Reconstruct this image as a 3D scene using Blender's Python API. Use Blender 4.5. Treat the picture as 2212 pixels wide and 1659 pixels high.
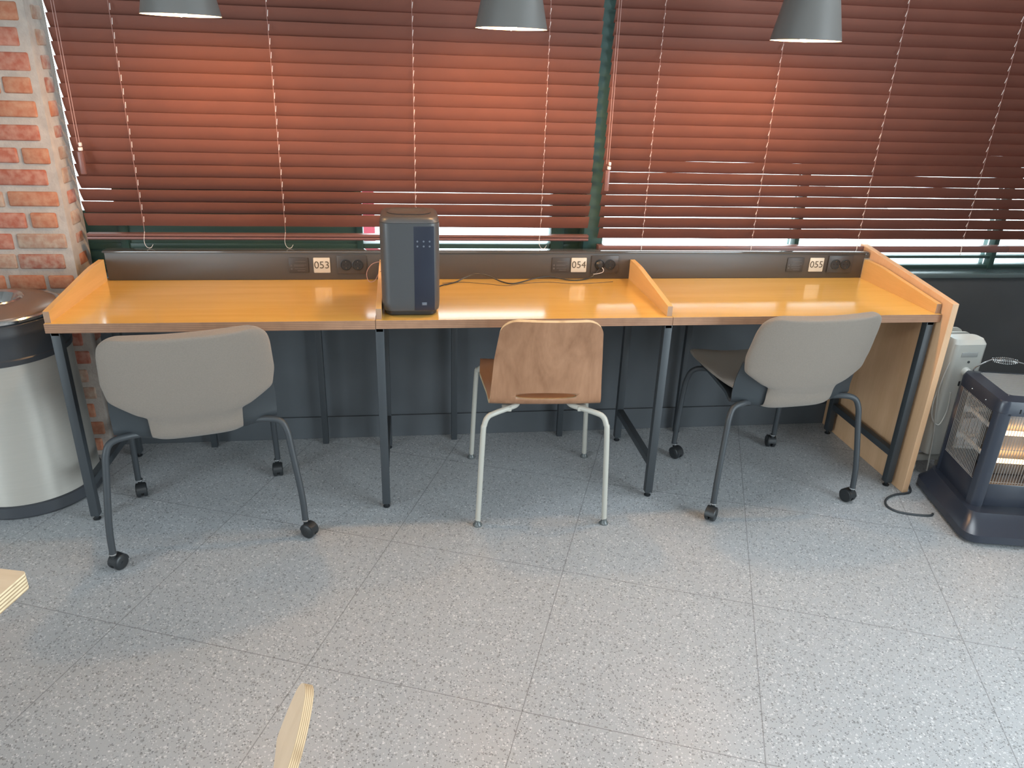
import bpy, bmesh, math, random
from mathutils import Vector, Matrix, noise
random.seed(7)
D = bpy.data
SC = bpy.context.scene
COL = SC.collection
PI = math.pi
for o in list(D.objects): D.objects.remove(o)

# ------------------------------------------------------------------ camera
cam_d = D.cameras.new('camera'); cam = D.objects.new('camera', cam_d); COL.objects.link(cam)
yaw, pit, rol = 0.14423975, 0.40374357, 0.03475155
fv = Vector((math.sin(yaw)*math.cos(pit), math.cos(yaw)*math.cos(pit), -math.sin(pit)))
rv = Vector((math.cos(yaw), -math.sin(yaw), 0)); uv = rv.cross(fv)
r2 = rv*math.cos(rol) + uv*math.sin(rol); u2 = -rv*math.sin(rol) + uv*math.cos(rol)
M = Matrix((r2, u2, -fv)).transposed().to_4x4(); M.translation = Vector((1.12135, -2.36313, 1.50913))
cam.matrix_world = M
cam_d.sensor_fit = 'HORIZONTAL'; cam_d.sensor_width = 36; cam_d.lens = 1621.1256/2212*36
cam_d.clip_start = 0.05; cam_d.clip_end = 200
SC.camera = cam
SC.view_settings.view_transform = 'Standard'; SC.view_settings.look = 'None'
SC.view_settings.gamma = 1; SC.view_settings.use_curve_mapping = False
SC.view_settings.exposure = 0.0

# ------------------------------------------------------------------ world: bright overcast sky
w = D.worlds.new('world'); SC.world = w; w.use_nodes = True
bg = w.node_tree.nodes['Background']; bg.inputs[0].default_value = (0.78, 0.92, 1.0, 1); bg.inputs[1].default_value = 9.3

def area(name, loc, rot, sx, sy, power, color, portal=False, spread=PI):
    l = D.lights.new(name, 'AREA'); l.shape = 'RECTANGLE'; l.size = sx; l.size_y = sy
    l.energy = power; l.color = color; l.spread = spread
    if portal: l.cycles.is_portal = True
    o = D.objects.new(name, l); COL.objects.link(o); o.location = loc; o.rotation_euler = rot
    return o
RX = 4.3        # right wall
# the glazed right wall lets the sky in; unseen left opening added to brighten floor
area('right_window_daylight', (3.67, -2.45, 1.22), (0, -PI/2, PI), 2.3, 2.7, 1, (1,1,1), portal=True)
area('added_left_daylight', (-1.67, -2.7, 1.22), (0, PI/2, PI), 2.3, 2.2, 1, (1,1,1), portal=True)
area('ceiling_fill_light', (.3, -3.2, 2.66), (0,0,0), 2.6, .9, 45, (.96,.98,1.0))  # unseen fill light, placed to brighten the foreground floor
area('ceiling_fill_light', (3.1, -.15, 2.66), (0,0,0), .9, .5, 24, (.86,.94,1.0))  # unseen fill light, added to lift the blinds on the right

# ------------------------------------------------------------------ materials
def mat(name, base, rough=.5, metal=0, spec=.5, noise_amt=0, nscale=20, bump=0, bscale=200, coat=0, emit=None, estr=0, stretch=None, sheen=0):
    m = D.materials.new(name); m.use_nodes = True; nt = m.node_tree; b = nt.nodes['Principled BSDF']
    b.inputs['Base Color'].default_value = (*base, 1); b.inputs['Roughness'].default_value = rough
    b.inputs['Metallic'].default_value = metal; b.inputs['Specular IOR Level'].default_value = spec
    b.inputs['Coat Weight'].default_value = coat; b.inputs['Coat Roughness'].default_value = .06
    if sheen: b.inputs['Sheen Weight'].default_value = sheen
    if emit: b.inputs['Emission Color'].default_value = (*emit,1); b.inputs['Emission Strength'].default_value = estr
    tc = nt.nodes.new('ShaderNodeTexCoord'); mp = nt.nodes.new('ShaderNodeMapping')
    nt.links.new(tc.outputs['Object'], mp.inputs[0])
    if stretch: mp.inputs['Scale'].default_value = stretch
    if noise_amt:
        n = nt.nodes.new('ShaderNodeTexNoise'); n.inputs['Scale'].default_value = nscale; n.inputs['Detail'].default_value = 5
        nt.links.new(mp.outputs[0], n.inputs['Vector'])
        mr = nt.nodes.new('ShaderNodeMapRange'); mr.inputs[1].default_value = .3; mr.inputs[2].default_value = .7
        mr.inputs[3].default_value = 1-noise_amt; mr.inputs[4].default_value = 1+noise_amt
        nt.links.new(n.outputs[0], mr.inputs[0])
        mx = nt.nodes.new('ShaderNodeMix'); mx.data_type = 'RGBA'; mx.blend_type = 'MULTIPLY'; mx.inputs[0].default_value = 1
        mx.inputs[6].default_value = (*base,1); nt.links.new(mr.outputs[0], mx.inputs[7])
        nt.links.new(mx.outputs[2], b.inputs['Base Color'])
    if bump:
        n = nt.nodes.new('ShaderNodeTexNoise'); n.inputs['Scale'].default_value = bscale
        nt.links.new(tc.outputs['Object'], n.inputs['Vector'])
        bp = nt.nodes.new('ShaderNodeBump'); bp.inputs['Strength'].default_value = bump; bp.inputs['Distance'].default_value = .002
        nt.links.new(n.outputs[0], bp.inputs['Height']); nt.links.new(bp.outputs[0], b.inputs['Normal'])
    return m

def floor_mat():
    m = D.materials.new('terrazzo_tile'); m.use_nodes = True; nt = m.node_tree; N = nt.nodes; L = nt.links
    b = N['Principled BSDF']
    tc = N.new('ShaderNodeTexCoord')
    def math_(op, a, bb=None, c=None):
        n = N.new('ShaderNodeMath'); n.operation = op
        for i, v in enumerate((a, bb, c)):
            if v is None: continue
            if isinstance(v, (int, float)): n.inputs[i].default_value = v
            else: L.new(v, n.inputs[i])
        return n.outputs[0]
    def mixc(fac, a, bb, mode='MIX'):
        n = N.new('ShaderNodeMix'); n.data_type = 'RGBA'; n.blend_type = mode
        if isinstance(fac, (int,float)): n.inputs[0].default_value = fac
        else: L.new(fac, n.inputs[0])
        for i, v in ((6,a),(7,bb)):
            if isinstance(v, tuple): n.inputs[i].default_value = (*v,1)
            else: L.new(v, n.inputs[i])
        return n.outputs[2]
    pos = tc.outputs['Object']
    nz = N.new('ShaderNodeTexNoise'); nz.inputs['Scale'].default_value = 3; nz.inputs['Detail'].default_value = 4; L.new(pos, nz.inputs[0])
    col = mixc(nz.outputs[0], (.335,.35,.365), (.385,.40,.415))
    nf = N.new('ShaderNodeTexNoise'); nf.inputs['Scale'].default_value = 420; L.new(pos, nf.inputs[0])
    col = mixc(.25, col, mixc(nf.outputs[0], (.18,.18,.18), (.55,.55,.55)))
    def chips(scale, thr_lo, sel, colour, strength, offset):
        mp = N.new('ShaderNodeMapping'); mp.inputs['Location'].default_value = offset; mp.inputs['Rotation'].default_value = (0,0,offset[0]); L.new(pos, mp.inputs[0])
        wz = N.new('ShaderNodeTexNoise'); wz.inputs['Scale'].default_value = scale*1.3; L.new(mp.outputs[0], wz.inputs[0])
        ad = N.new('ShaderNodeVectorMath'); ad.operation = 'MULTIPLY_ADD'; L.new(wz.outputs[1], ad.inputs[0]); ad.inputs[1].default_value = (.7/scale,)*3; L.new(mp.outputs[0], ad.inputs[2])
        v = N.new('ShaderNodeTexVoronoi'); v.voronoi_dimensions = '2D'; v.inputs['Scale'].default_value = scale; L.new(ad.outputs[0], v.inputs['Vector'])
        sp = N.new('ShaderNodeSeparateColor'); L.new(v.outputs['Color'], sp.inputs[0])
        rad = math_('MULTIPLY', sp.outputs[1], thr_lo)
        inside = math_('LESS_THAN', v.outputs['Distance'], rad)
        pick = math_('LESS_THAN', sp.outputs[0], sel)
        return math_('MULTIPLY', math_('MULTIPLY', inside, pick), strength)
    col = mixc(chips(95, .42, .26, None, .6, (.3,.1,0)), col, (.17,.175,.17))
    col = mixc(chips(210, .5, .26, None, .75, (1.3,.6,0)), col, (.11,.115,.115))
    col = mixc(chips(95, .36, .22, None, .5, (2.1,.9,0)), col, (.68,.68,.67))
    col = mixc(chips(190, .45, .25, None, .5, (3.1,.2,0)), col, (.72,.72,.72))
    # tile joints
    mp = N.new('ShaderNodeMapping'); mp.vector_type = 'TEXTURE'
    mp.inputs['Location'].default_value = (.2712, -.5345, 0); mp.inputs['Rotation'].default_value = (0,0,-.3679); mp.inputs['Scale'].default_value = (.5939,)*3
    L.new(pos, mp.inputs[0]); sx = N.new('ShaderNodeSeparateXYZ'); L.new(mp.outputs[0], sx.inputs[0])
    def line(o):
        a = math_('ABSOLUTE', math_('SUBTRACT', math_('FRACT', math_('ADD', o, 50.5)), .5))
        return math_('LESS_THAN', a, .0024)
    j = math_('MAXIMUM', line(sx.outputs[0]), line(sx.outputs[1]))
    col = mixc(math_('MULTIPLY', j, .6), col, (.12,.12,.12))
    L.new(col, b.inputs['Base Color'])
    b.inputs['Roughness'].default_value = .38; b.inputs['Specular IOR Level'].default_value = .45
    return m

def wood_mat(name, c1, c2, axis='X', rough=.35, coat=0, scale=1.0, dist=6):
    m = D.materials.new(name); m.use_nodes = True; nt = m.node_tree; N = nt.nodes; L = nt.links; b = N['Principled BSDF']
    tc = N.new('ShaderNodeTexCoord'); mp = N.new('ShaderNodeMapping'); L.new(tc.outputs['Object'], mp.inputs[0])
    s = {'X': (1.2,14,14), 'Y': (14,1.2,14), 'Z': (9,9,1.3)}[axis]
    mp.inputs['Scale'].default_value = tuple(v*scale for v in s)
    n1 = N.new('ShaderNodeTexNoise'); n1.inputs['Scale'].default_value = 1.5; n1.inputs['Detail'].default_value = 8; n1.inputs['Distortion'].default_value = dist*.1
    L.new(mp.outputs[0], n1.inputs[0])
    n2 = N.new('ShaderNodeTexNoise'); n2.inputs['Scale'].default_value = 14; n2.inputs['Detail'].default_value = 3; L.new(mp.outputs[0], n2.inputs[0])
    ad = N.new('ShaderNodeMath'); ad.operation = 'MULTIPLY_ADD'; ad.inputs[1].default_value = .35; L.new(n2.outputs[0], ad.inputs[0]); L.new(n1.outputs[0], ad.inputs[2])
    rp = N.new('ShaderNodeValToRGB'); rp.color_ramp.elements[0].position = .45; rp.color_ramp.elements[1].position = .9
    rp.color_ramp.elements[0].color = (*c1,1); rp.color_ramp.elements[1].color = (*c2,1)
    L.new(ad.outputs[0], rp.inputs[0]); L.new(rp.outputs[0], b.inputs['Base Color'])
    b.inputs['Roughness'].default_value = rough; b.inputs['Coat Weight'].default_value = coat; b.inputs['Coat Roughness'].default_value = .12
    return m

def stripe_mat(name, ca, cb, axis=2, period=.004, uvmode=False, rough=.6):
    m = D.materials.new(name); m.use_nodes = True; nt = m.node_tree; N = nt.nodes; L = nt.links; b = N['Principled BSDF']
    tc = N.new('ShaderNodeTexCoord'); sp = N.new('ShaderNodeSeparateXYZ')
    L.new(tc.outputs['UV' if uvmode else 'Object'], sp.inputs[0])
    mt = N.new('ShaderNodeMath'); mt.operation = 'MULTIPLY'; mt.inputs[1].default_value = 1/period
    L.new(sp.outputs[1 if uvmode else axis], mt.inputs[0])
    fr = N.new('ShaderNodeMath'); fr.operation = 'PINGPONG'; fr.inputs[1].default_value = .5; L.new(mt.outputs[0], fr.inputs[0])
    mr = N.new('ShaderNodeMapRange'); mr.inputs[1].default_value = .08; mr.inputs[2].default_value = .3; L.new(fr.outputs[0], mr.inputs[0])
    n = N.new('ShaderNodeTexNoise'); n.inputs['Scale'].default_value = 30; L.new(tc.outputs['Object'], n.inputs[0])
    mm = N.new('ShaderNodeMath'); mm.operation = 'MULTIPLY'; L.new(mr.outputs[0], mm.inputs[0]); L.new(n.outputs[0], mm.inputs[1])
    m2 = N.new('ShaderNodeMath'); m2.operation = 'MULTIPLY'; m2.inputs[1].default_value = 1.9; m2.use_clamp = True; L.new(mm.outputs[0], m2.inputs[0])
    mx = N.new('ShaderNodeMix'); mx.data_type = 'RGBA'; mx.inputs[6].default_value = (*cb,1); mx.inputs[7].default_value = (*ca,1)
    L.new(m2.outputs[0], mx.inputs[0]); L.new(mx.outputs[2], b.inputs['Base Color']); b.inputs['Roughness'].default_value = rough
    return m

def glass_mat():
    m = D.materials.new('window_glass'); m.use_nodes = True; nt = m.node_tree; N = nt.nodes; L = nt.links
    for n in list(N):
        if n.type == 'BSDF_PRINCIPLED': N.remove(n)
    out = N['Material Output']; t = N.new('ShaderNodeBsdfTransparent'); t.inputs[0].default_value = (.95,.98,.97,1)
    g = N.new('ShaderNodeBsdfGlossy'); g.inputs['Roughness'].default_value = .02
    fr = N.new('ShaderNodeFresnel'); fr.inputs[0].default_value = 1.45
    mx = N.new('ShaderNodeMixShader'); L.new(fr.outputs[0], mx.inputs[0]); L.new(t.outputs[0], mx.inputs[1]); L.new(g.outputs[0], mx.inputs[2]); L.new(mx.outputs[0], out.inputs[0])
    return m

MT = dict(
 floor=floor_mat(), glass=glass_mat(),
 desktop=wood_mat('varnished_birch', (.70,.40,.085), (.78,.46,.115), 'X', .2, .9),
 divider=wood_mat('birch_divider', (.62,.36,.13), (.72,.43,.17), 'Y', .4),
 endpanel=wood_mat('birch_end_panel', (.60,.36,.20), (.70,.44,.26), 'Z', .45),
 plyedge=stripe_mat('plywood_edge_shaded', (.37,.195,.11), (.23,.115,.065), 2, .006),  # edge plies darkened: same wood as the top, shade put into the colour
 plyedge_x=stripe_mat('plywood_edge_upright', (.42,.26,.16), (.25,.14,.09), 0, .004),
 plyedge_uv=stripe_mat('bent_plywood_edge', (.66,.51,.32), (.30,.19,.10), 0, .2, True),
 tableedge=stripe_mat('table_plywood_edge', (.70,.58,.38), (.30,.20,.11), 2, .0062),
 tabletop=wood_mat('pale_birch_top', (.56,.42,.28), (.63,.49,.34), 'X', .4),
 backface=wood_mat('pale_back_veneer', (.48,.34,.22), (.55,.40,.27), 'Z', .5),
 veneer=wood_mat('chair_back_veneer', (.25,.118,.060), (.36,.185,.102), 'Z', .45, 0, .8, 22),
 seatwood=wood_mat('orange_seat_laminate', (.44,.19,.085), (.50,.23,.11), 'Y', .4, 0, 1),
 steel=mat('black_steel', (.038,.043,.048), .5),
 rail=mat('grey_painted_metal', (.066,.056,.049), .38, 0, .5),
 railtop=mat('gloss_grey_metal', (.07,.07,.07), .05, .0, .9),
 blind=mat('brown_red_slat', (.165,.060,.042), .52, 0, .28, .05, 6),
 blindrail=mat('brown_red_rail', (.18,.078,.065), .3, 0, .5),
 cordw_holelight=mat('white_cord_and_hole_light', (.75,.66,.62), .6), cordb=mat('brown_cord', (.42,.24,.21), .7),
 green=mat('dark_green_frame', (.04,.085,.075), .4),
 wallp=mat('charcoal_wall', (.085,.092,.10), .7, 0, .3, .12, 3),
 sill=mat('grey_green_sill', (.12,.16,.165), .25),
 plaster=mat('grey_plaster', (.34,.34,.33), .85, noise_amt=.05, nscale=4),
 fabric=mat('beige_grey_fabric', (.215,.180,.150), .95, 0, .1, .05, 260, .5, 900, sheen=.2),
 plastic=mat('dark_grey_plastic', (.03,.036,.041), .5), blackpl=mat('black_plastic', (.018,.02,.022), .4),
 whitemet=mat('white_painted_tube', (.42,.40,.35), .38), clearpl=mat('smoky_foot', (.10,.11,.11), .2),
 chrome=mat('polished_steel', (.7,.7,.7), .15, 1), brushed=mat('brushed_steel', (.46,.43,.385), .42, .45, noise_amt=.02, nscale=8, stretch=(1,1,20)),
 bindark=mat('dark_bin_plastic', (.045,.048,.055), .38), binlid=mat('bronze_lid', (.30,.22,.18), .35, .6),
 purif=mat('graphite_plastic', (.055,.055,.057), .42, 0, .5, coat=.15), purifpanel=mat('gloss_blue_black_panel', (.014,.017,.03), .3, coat=.2),
 icon=mat('pale_icon', (.12,.13,.155), .5),
 plate=mat('cream_plate', (.62,.55,.45), .5), ink=mat('brown_ink', (.10,.075,.05), .6),
 socket=mat('charcoal_socket', (.05,.045,.043), .35), notice=mat('charcoal_notice', (.045,.039,.037), .45), noticetxt=mat('grey_relief_lines', (.085,.078,.073), .5),
 shade=mat('grey_lamp_shade', (.125,.118,.11), .45), shadein=mat('white_lamp_inside', (.85,.80,.70), .5),
 bulb=mat('warm_bulb', (1,.9,.7), .5, emit=(1,.58,.25), estr=530),
 radw=mat('white_enamel', (.58,.58,.54), .3), heat=mat('navy_black_enamel', (.03,.035,.05), .28), wire=mat('grey_grille_wire', (.27,.255,.24), .5, .1),
 tube_off=mat('quartz_tube', (.55,.54,.52), .25), tube_on=mat('glowing_quartz_tube', (1,.8,.5), .3, emit=(1,.55,.22), estr=11), reflector=mat('heater_reflector', (.22,.215,.21), .4, .7),
 red=mat('pink_red_panel', (.50,.06,.09), .6), white=mat('white_panel', (.6,.62,.62), .6),
 mortar=mat('pale_mortar', (.41,.345,.30), .9, 0, .2, .12, 25, .8, 120),
 slot=mat('black_hole', (.008,.008,.008), .8),
)
def brick_mat(name, c, c2):
    m = D.materials.new(name); m.use_nodes = True; nt = m.node_tree; N = nt.nodes; L = nt.links; b = N['Principled BSDF']
    tc = N.new('ShaderNodeTexCoord')
    n = N.new('ShaderNodeTexNoise'); n.inputs['Scale'].default_value = 38; n.inputs['Detail'].default_value = 8; L.new(tc.outputs['Object'], n.inputs[0])
    rp = N.new('ShaderNodeValToRGB'); e = rp.color_ramp.elements; e[0].position = .38; e[1].position = .66; e[0].color = (*c,1); e[1].color = (*c2,1)
    L.new(n.outputs[0], rp.inputs[0]); L.new(rp.outputs[0], b.inputs['Base Color']); b.inputs['Roughness'].default_value = .9
    bp = N.new('ShaderNodeBump'); bp.inputs['Strength'].default_value = .7; bp.inputs['Distance'].default_value = .004; L.new(n.outputs[0], bp.inputs['Height']); L.new(bp.outputs[0], b.inputs['Normal'])
    return m
BRICKS = [brick_mat('brick_red', (.33,.095,.058), (.42,.20,.145)), brick_mat('brick_orange', (.37,.13,.07), (.44,.22,.135)),
          brick_mat('brick_pale', (.33,.18,.125), (.41,.31,.235)), brick_mat('brick_rose', (.30,.10,.065), (.39,.26,.20))]

# ------------------------------------------------------------------ mesh helpers
class MB:
    def __init__(s): s.bm = bmesh.new(); s.mats = []; s.uv = s.bm.loops.layers.uv.new('UVMap')
    def mi(s, m):
        if m not in s.mats: s.mats.append(m)
        return s.mats.index(m)
    def box(s, x0, x1, y0, y1, z0, z1, m, bev=0, rot=None, seg=2):
        vs = [s.bm.verts.new((x,y,z)) for x in (x0,x1) for y in (y0,y1) for z in (z0,z1)]
        fs = [s.bm.faces.new([vs[i] for i in q]) for q in ((0,1,3,2),(4,6,7,5),(0,4,5,1),(2,3,7,6),(0,2,6,4),(1,5,7,3))]
        k = s.mi(m)
        for f in fs: f.material_index = k
        if bev:
            es = list({e for f in fs for e in f.edges})
            r = bmesh.ops.bevel(s.bm, geom=es, offset=bev, segments=seg, affect='EDGES', profile=.5)
            vs = list({v for f in r['faces'] for v in f.verts} | {v for v in vs if v.is_valid})
            for f in r['faces']: f.material_index = k
        if rot: bmesh.ops.transform(s.bm, matrix=rot, verts=[v for v in vs if v.is_valid])
        return s
    def prism(s, pts, lo, hi, axis, m, msides=None):
        """pts: 2D outline; axis 0: (y,z) extruded in x; 1: (x,z) in y; 2: (x,y) in z"""
        def P(a, t): return {0:(t,a[0],a[1]), 1:(a[0],t,a[1]), 2:(a[0],a[1],t)}[axis]
        A = [s.bm.verts.new(P(p, lo)) for p in pts]; B = [s.bm.verts.new(P(p, hi)) for p in pts]
        k = s.mi(m); k2 = s.mi(msides or m)
        f = s.bm.faces.new(A[::-1]); f.material_index = k; f = s.bm.faces.new(B); f.material_index = k
        n = len(pts)
        for i in range(n):
            f = s.bm.faces.new((A[i], A[(i+1)%n], B[(i+1)%n], B[i])); f.material_index = k2
        return s
    def tube(s, pts, r, m, n=10, cap=True, smooth=0, closed=False):
        P = [Vector(p) for p in pts]
        if smooth: P = catmull(P, smooth)
        k = s.mi(m); rings = []; up = None
        N_ = len(P)
        for i, p in enumerate(P):
            t = (P[min(i+1,N_-1)] - P[max(i-1,0)]).normalized()
            if up is None:
                up = t.orthogonal().normalized()
            up = (up - t*up.dot(t)).normalized(); b = t.cross(up)
            rr = r[i*(len(r)-1)//max(1,N_-1)] if isinstance(r, (list,tuple)) else r
            rings.append([s.bm.verts.new(p + (up*math.cos(a) + b*math.sin(a))*rr) for a in (2*PI*j/n for j in range(n))])
        for a, b_ in zip(rings, rings[1:]):
            for j in range(n):
                f = s.bm.faces.new((a[j], a[(j+1)%n], b_[(j+1)%n], b_[j])); f.material_index = k
        if cap:
            f = s.bm.faces.new(rings[0][::-1]); f.material_index = k; f = s.bm.faces.new(rings[-1]); f.material_index = k
        return s
    def lathe(s, prof, m, n=48, center=(0,0,0), axis='Z', cap=True, mats=None):
        c = Vector(center); k = s.mi(m); rings = []
        def P(r, z, a):
            if axis == 'Z': return c + Vector((r*math.cos(a), r*math.sin(a), z))
            if axis == 'X': return c + Vector((z, r*math.cos(a), r*math.sin(a)))
            return c + Vector((r*math.cos(a), z, r*math.sin(a)))
        for (r, z) in prof: rings.append([s.bm.verts.new(P(r, z, 2*PI*j/n)) for j in range(n)])
        for i, (a, b_) in enumerate(zip(rings, rings[1:])):
            kk = s.mi(mats[i]) if mats else k
            for j in range(n):
                f = s.bm.faces.new((a[j], a[(j+1)%n], b_[(j+1)%n], b_[j])); f.material_index = kk
        if cap:
            for rg, q in ((rings[0], 0), (rings[-1], -1)):
                if prof[q][0] > 1e-4:
                    f = s.bm.faces.new(rg); f.material_index = s.mi(mats[q]) if mats else k
        return s
    def sheet(s, rows, nu, t, m, mrim=None, mback=None):
        """rows: list of lists of points (nu+1); makes a slab of thickness t"""
        R = len(rows); k = s.mi(m); kr = s.mi(mrim or m); kb = s.mi(mback or m)
        rows = [[Vector(p) for p in r] for r in rows]
        A, B = [], []
        for i in range(R):
            a, b = [], []
            for j in range(nu+1):
                du = rows[i][min(j+1,nu)] - rows[i][max(j-1,0)]; dv = rows[min(i+1,R-1)][j] - rows[max(i-1,0)][j]
                n = du.cross(dv).normalized()
                tt = t(i/(R-1), j/nu*2-1) if callable(t) else t
                a.append(s.bm.verts.new(rows[i][j] + n*tt/2)); b.append(s.bm.verts.new(rows[i][j] - n*tt/2))
            A.append(a); B.append(b)
        def q(vs, kk, uvs=None):
            f = s.bm.faces.new(vs); f.material_index = kk
            if uvs:
                for l, u in zip(f.loops, uvs): l[s.uv].uv = u
        for i in range(R-1):
            for j in range(nu):
                mm = k
                q((A[i][j], A[i][j+1], A[i+1][j+1], A[i+1][j]), k); q((B[i][j+1], B[i][j], B[i+1][j], B[i+1][j+1]), kb)
        U = [(0,0),(1,0),(1,1),(0,1)]
        for i in range(R-1):
            q((B[i][0], A[i][0], A[i+1][0], B[i+1][0]), kr, [(0,0),(0,1),(1,1),(1,0)]); q((A[i][nu], B[i][nu], B[i+1][nu], A[i+1][nu]), kr, [(0,1),(0,0),(1,0),(1,1)])
        for j in range(nu):
            q((A[0][j+1], A[0][j], B[0][j], B[0][j+1]), kr, [(0,1),(1,1),(1,0),(0,0)]); q((A[R-1][j], A[R-1][j+1], B[R-1][j+1], B[R-1][j]), kr, [(0,1),(1,1),(1,0),(0,0)])
        return s
    def build(s, name, parent=None, smooth=True, angle=35, loc=None, rotz=None, sub=0, recalc=True):
        if recalc: bmesh.ops.recalc_face_normals(s.bm, faces=s.bm.faces)
        me = D.meshes.new(name); s.bm.to_mesh(me); s.bm.free()
        for m in s.mats: me.materials.append(m)
        if smooth:
            me.shade_smooth(); me.set_sharp_from_angle(angle=math.radians(angle))
        o = D.objects.new(name, me); COL.objects.link(o)
        if parent: o.parent = parent
        if loc: o.location = loc
        if rotz is not None: o.rotation_euler = (0,0,rotz)
        if sub:
            md = o.modifiers.new('sub', 'SUBSURF'); md.levels = sub; md.render_levels = sub
        return o
def catmull(P, k):
    out = []
    for i in range(len(P)-1):
        p0 = P[max(i-1,0)]; p1 = P[i]; p2 = P[i+1]; p3 = P[min(i+2,len(P)-1)]
        for j in range(k):
            t = j/k
            out.append(.5*((2*p1)+(-p0+p2)*t+(2*p0-5*p1+4*p2-p3)*t*t+(-p0+3*p1-3*p2+p3)*t**3))
    out.append(P[-1]); return out
def interp(tbl, t):
    for (a, va), (b_, vb) in zip(tbl, tbl[1:]):
        if t <= b_:
            f = (t-a)/(b_-a) if b_ > a else 0
            return va + (vb-va)*f
    return tbl[-1][1]
def tag(o, label=None, cat=None, group=None, kind=None):
    if label: o['label'] = label
    if cat: o['category'] = cat
    if group: o['group'] = group
    if kind: o['kind'] = kind
    return o
def thing(name, label, cat, loc=(0,0,0), rotz=0, group=None):
    o = D.objects.new(name, None); COL.objects.link(o); o.location = loc; o.rotation_euler = (0,0,rotz); o.empty_display_size = .05
    return tag(o, label, cat, group)
def struct(o, label=None, cat=None): return tag(o, label, cat, kind='structure')
def copy_tree(o, parent=None):
    c = o.copy(); COL.objects.link(c)
    if parent: c.parent = parent
    for ch in list(o.children): copy_tree(ch, c)
    return c

H = .7246      # desk top height
W3 = 3.024     # desk run length

# ------------------------------------------------------------------ room shell
struct(MB().box(-2.6, RX+.1, -5.1, .78, -.08, 0, MT['floor']).build('floor', smooth=False), 'grey terrazzo tile floor with dark chips', 'floor')
struct(MB().box(-2.6, RX+.1, -5.1, .78, 2.7, 2.8, MT['plaster']).build('ceiling', smooth=False), 'grey ceiling above the study desk', 'ceiling')
b = MB(); SILL = .715
b.box(-.15, RX, .60, .78, 0, SILL-.02, MT['wallp']); b.box(-.15, RX, .62, .78, 2.35, 2.7, MT['wallp'])
struct(b.build('wall_back', smooth=False), 'charcoal wall below the window behind the desk', 'wall')
struct(MB().box(-.08, RX, .588, .60, 0, .10, MT['wallp'], .002).build('baseboard_back', smooth=False), 'charcoal skirting along the wall behind the desk', 'baseboard')
struct(MB().box(-.08, RX, .592, .70, SILL-.02, SILL, MT['sill'], .004).build('trim_1'), 'grey green window sill board', 'window sill')
# brick pier on the left, bricks laid one by one in pale mortar
b = MB(); b.box(-2.6, -.0855, .507, .655, 0, 2.7, MT['mortar']); b.box(-2.6, -.15, .655, .78, 0, 2.7, MT['mortar'])
z = .017; row = 0
while z < 2.65:
    x = -.101 - (.0 if row % 2 else .012) + random.uniform(-.008,.004)
    first = True
    while x > -1.25:
        ln = random.choice((.135,.15,.165,.12)) if not (first and row % 3 == 0) else .085
        if x > -.75 or True:
            j = [random.uniform(-.003,.003) for _ in range(6)]
            b.box(x-ln+j[0], x+j[1], .500+j[2]*.8, .52, z+.004+j[3], z+.058+j[4], random.choice(BRICKS), .006)
        x -= ln + random.uniform(.010,.017); first = False
    y = .545 + random.uniform(-.006,.008)      # the return of the pier into the window
    j = [random.uniform(-.004,.004) for _ in range(4)]
    b.box(-.12, -.0825+j[2]*.4, y+j[0], y+.075+j[1], z+.006+j[3], z+.056+j[2], random.choice(BRICKS), .008)
    z += .0745; row += 1
struct(b.build('wall_left', angle=50), 'old red brick pier with thick pale mortar left of the desk', 'wall')
struct(MB().box(-1.8, -1.7, -5.1, -3.8, 0, 2.7, MT['plaster']).box(-1.8, -1.7, -1.6, .6, 0, 2.7, MT['plaster']).box(-1.8, -1.7, -3.8, -1.6, 2.37, 2.7, MT['plaster']).box(-1.8, -1.7, -3.8, -1.6, 0, .07, MT['plaster']).build('wall_west', smooth=False), 'side wall left of the room with an opening added for daylight', 'wall')
b = MB(); b.box(RX, RX+.1, -.5, .78, 0, 2.7, MT['plaster']); b.box(3.7, RX+.1, -.5, -.4, 0, 2.7, MT['plaster'])
b.box(3.7, 3.8, -5.1, -3.8, 0, 2.7, MT['plaster']); b.box(3.7, 3.8, -3.8, -.5, 2.37, 2.7, MT['plaster']); b.box(3.7, 3.8, -3.8, -.5, 0, .07, MT['plaster']); b.box(3.7, 3.8, -1.1, -.5, 0, 2.7, MT['plaster'])
struct(b.build('wall_right', smooth=False), 'side wall with a large glazed opening right of the room', 'wall')
struct(MB().box(-2.6, RX, -5.1, -5.0, 0, 2.7, MT['plaster']).build('wall_front', smooth=False), 'plain wall behind the viewer', 'wall')

# windows: dark green frames, real panes
YG = .70
def window(name, x0, x1, posts, panes, z0, z1, bars, label):
    b = MB()
    for (a, c) in posts: b.box(a, c, YG-.02, YG+.05, z0, z1, MT['green'], .003)
    for (a, c) in bars: b.box(x0, x1, YG-.012, YG+.04, a, c, MT['green'], .002)
    o = struct(b.build(name, angle=30), label, 'window')
    for (a, c) in panes:
        g = MB().box(a, c, YG+.012, YG+.018, z0, z1, MT['glass']).build('glass_pane', parent=o, smooth=False)
    return o
ZT = 2.35
w1 = window('window_1', -.15, 1.9, [(.02,.05),(.915,.94),(1.705,1.76),(1.835,1.92)], [(-.15,.02),(.94,1.705)], SILL, ZT, [(SILL,.735),(.797,.822),(2.3,ZT)], 'dark green framed window behind the left blind')
MB().box(-.15, .02, YG-.005, YG+.03, SILL, .945, MT['green']).build('infill_panel', parent=w1, smooth=False)
MB().box(.05, .915, YG-.005, YG+.03, SILL, ZT, MT['green']).build('infill_panel', parent=w1, smooth=False)
MB().box(1.76, 1.835, YG-.005, YG+.03, SILL, ZT, MT['green']).build('infill_panel', parent=w1, smooth=False)
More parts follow.
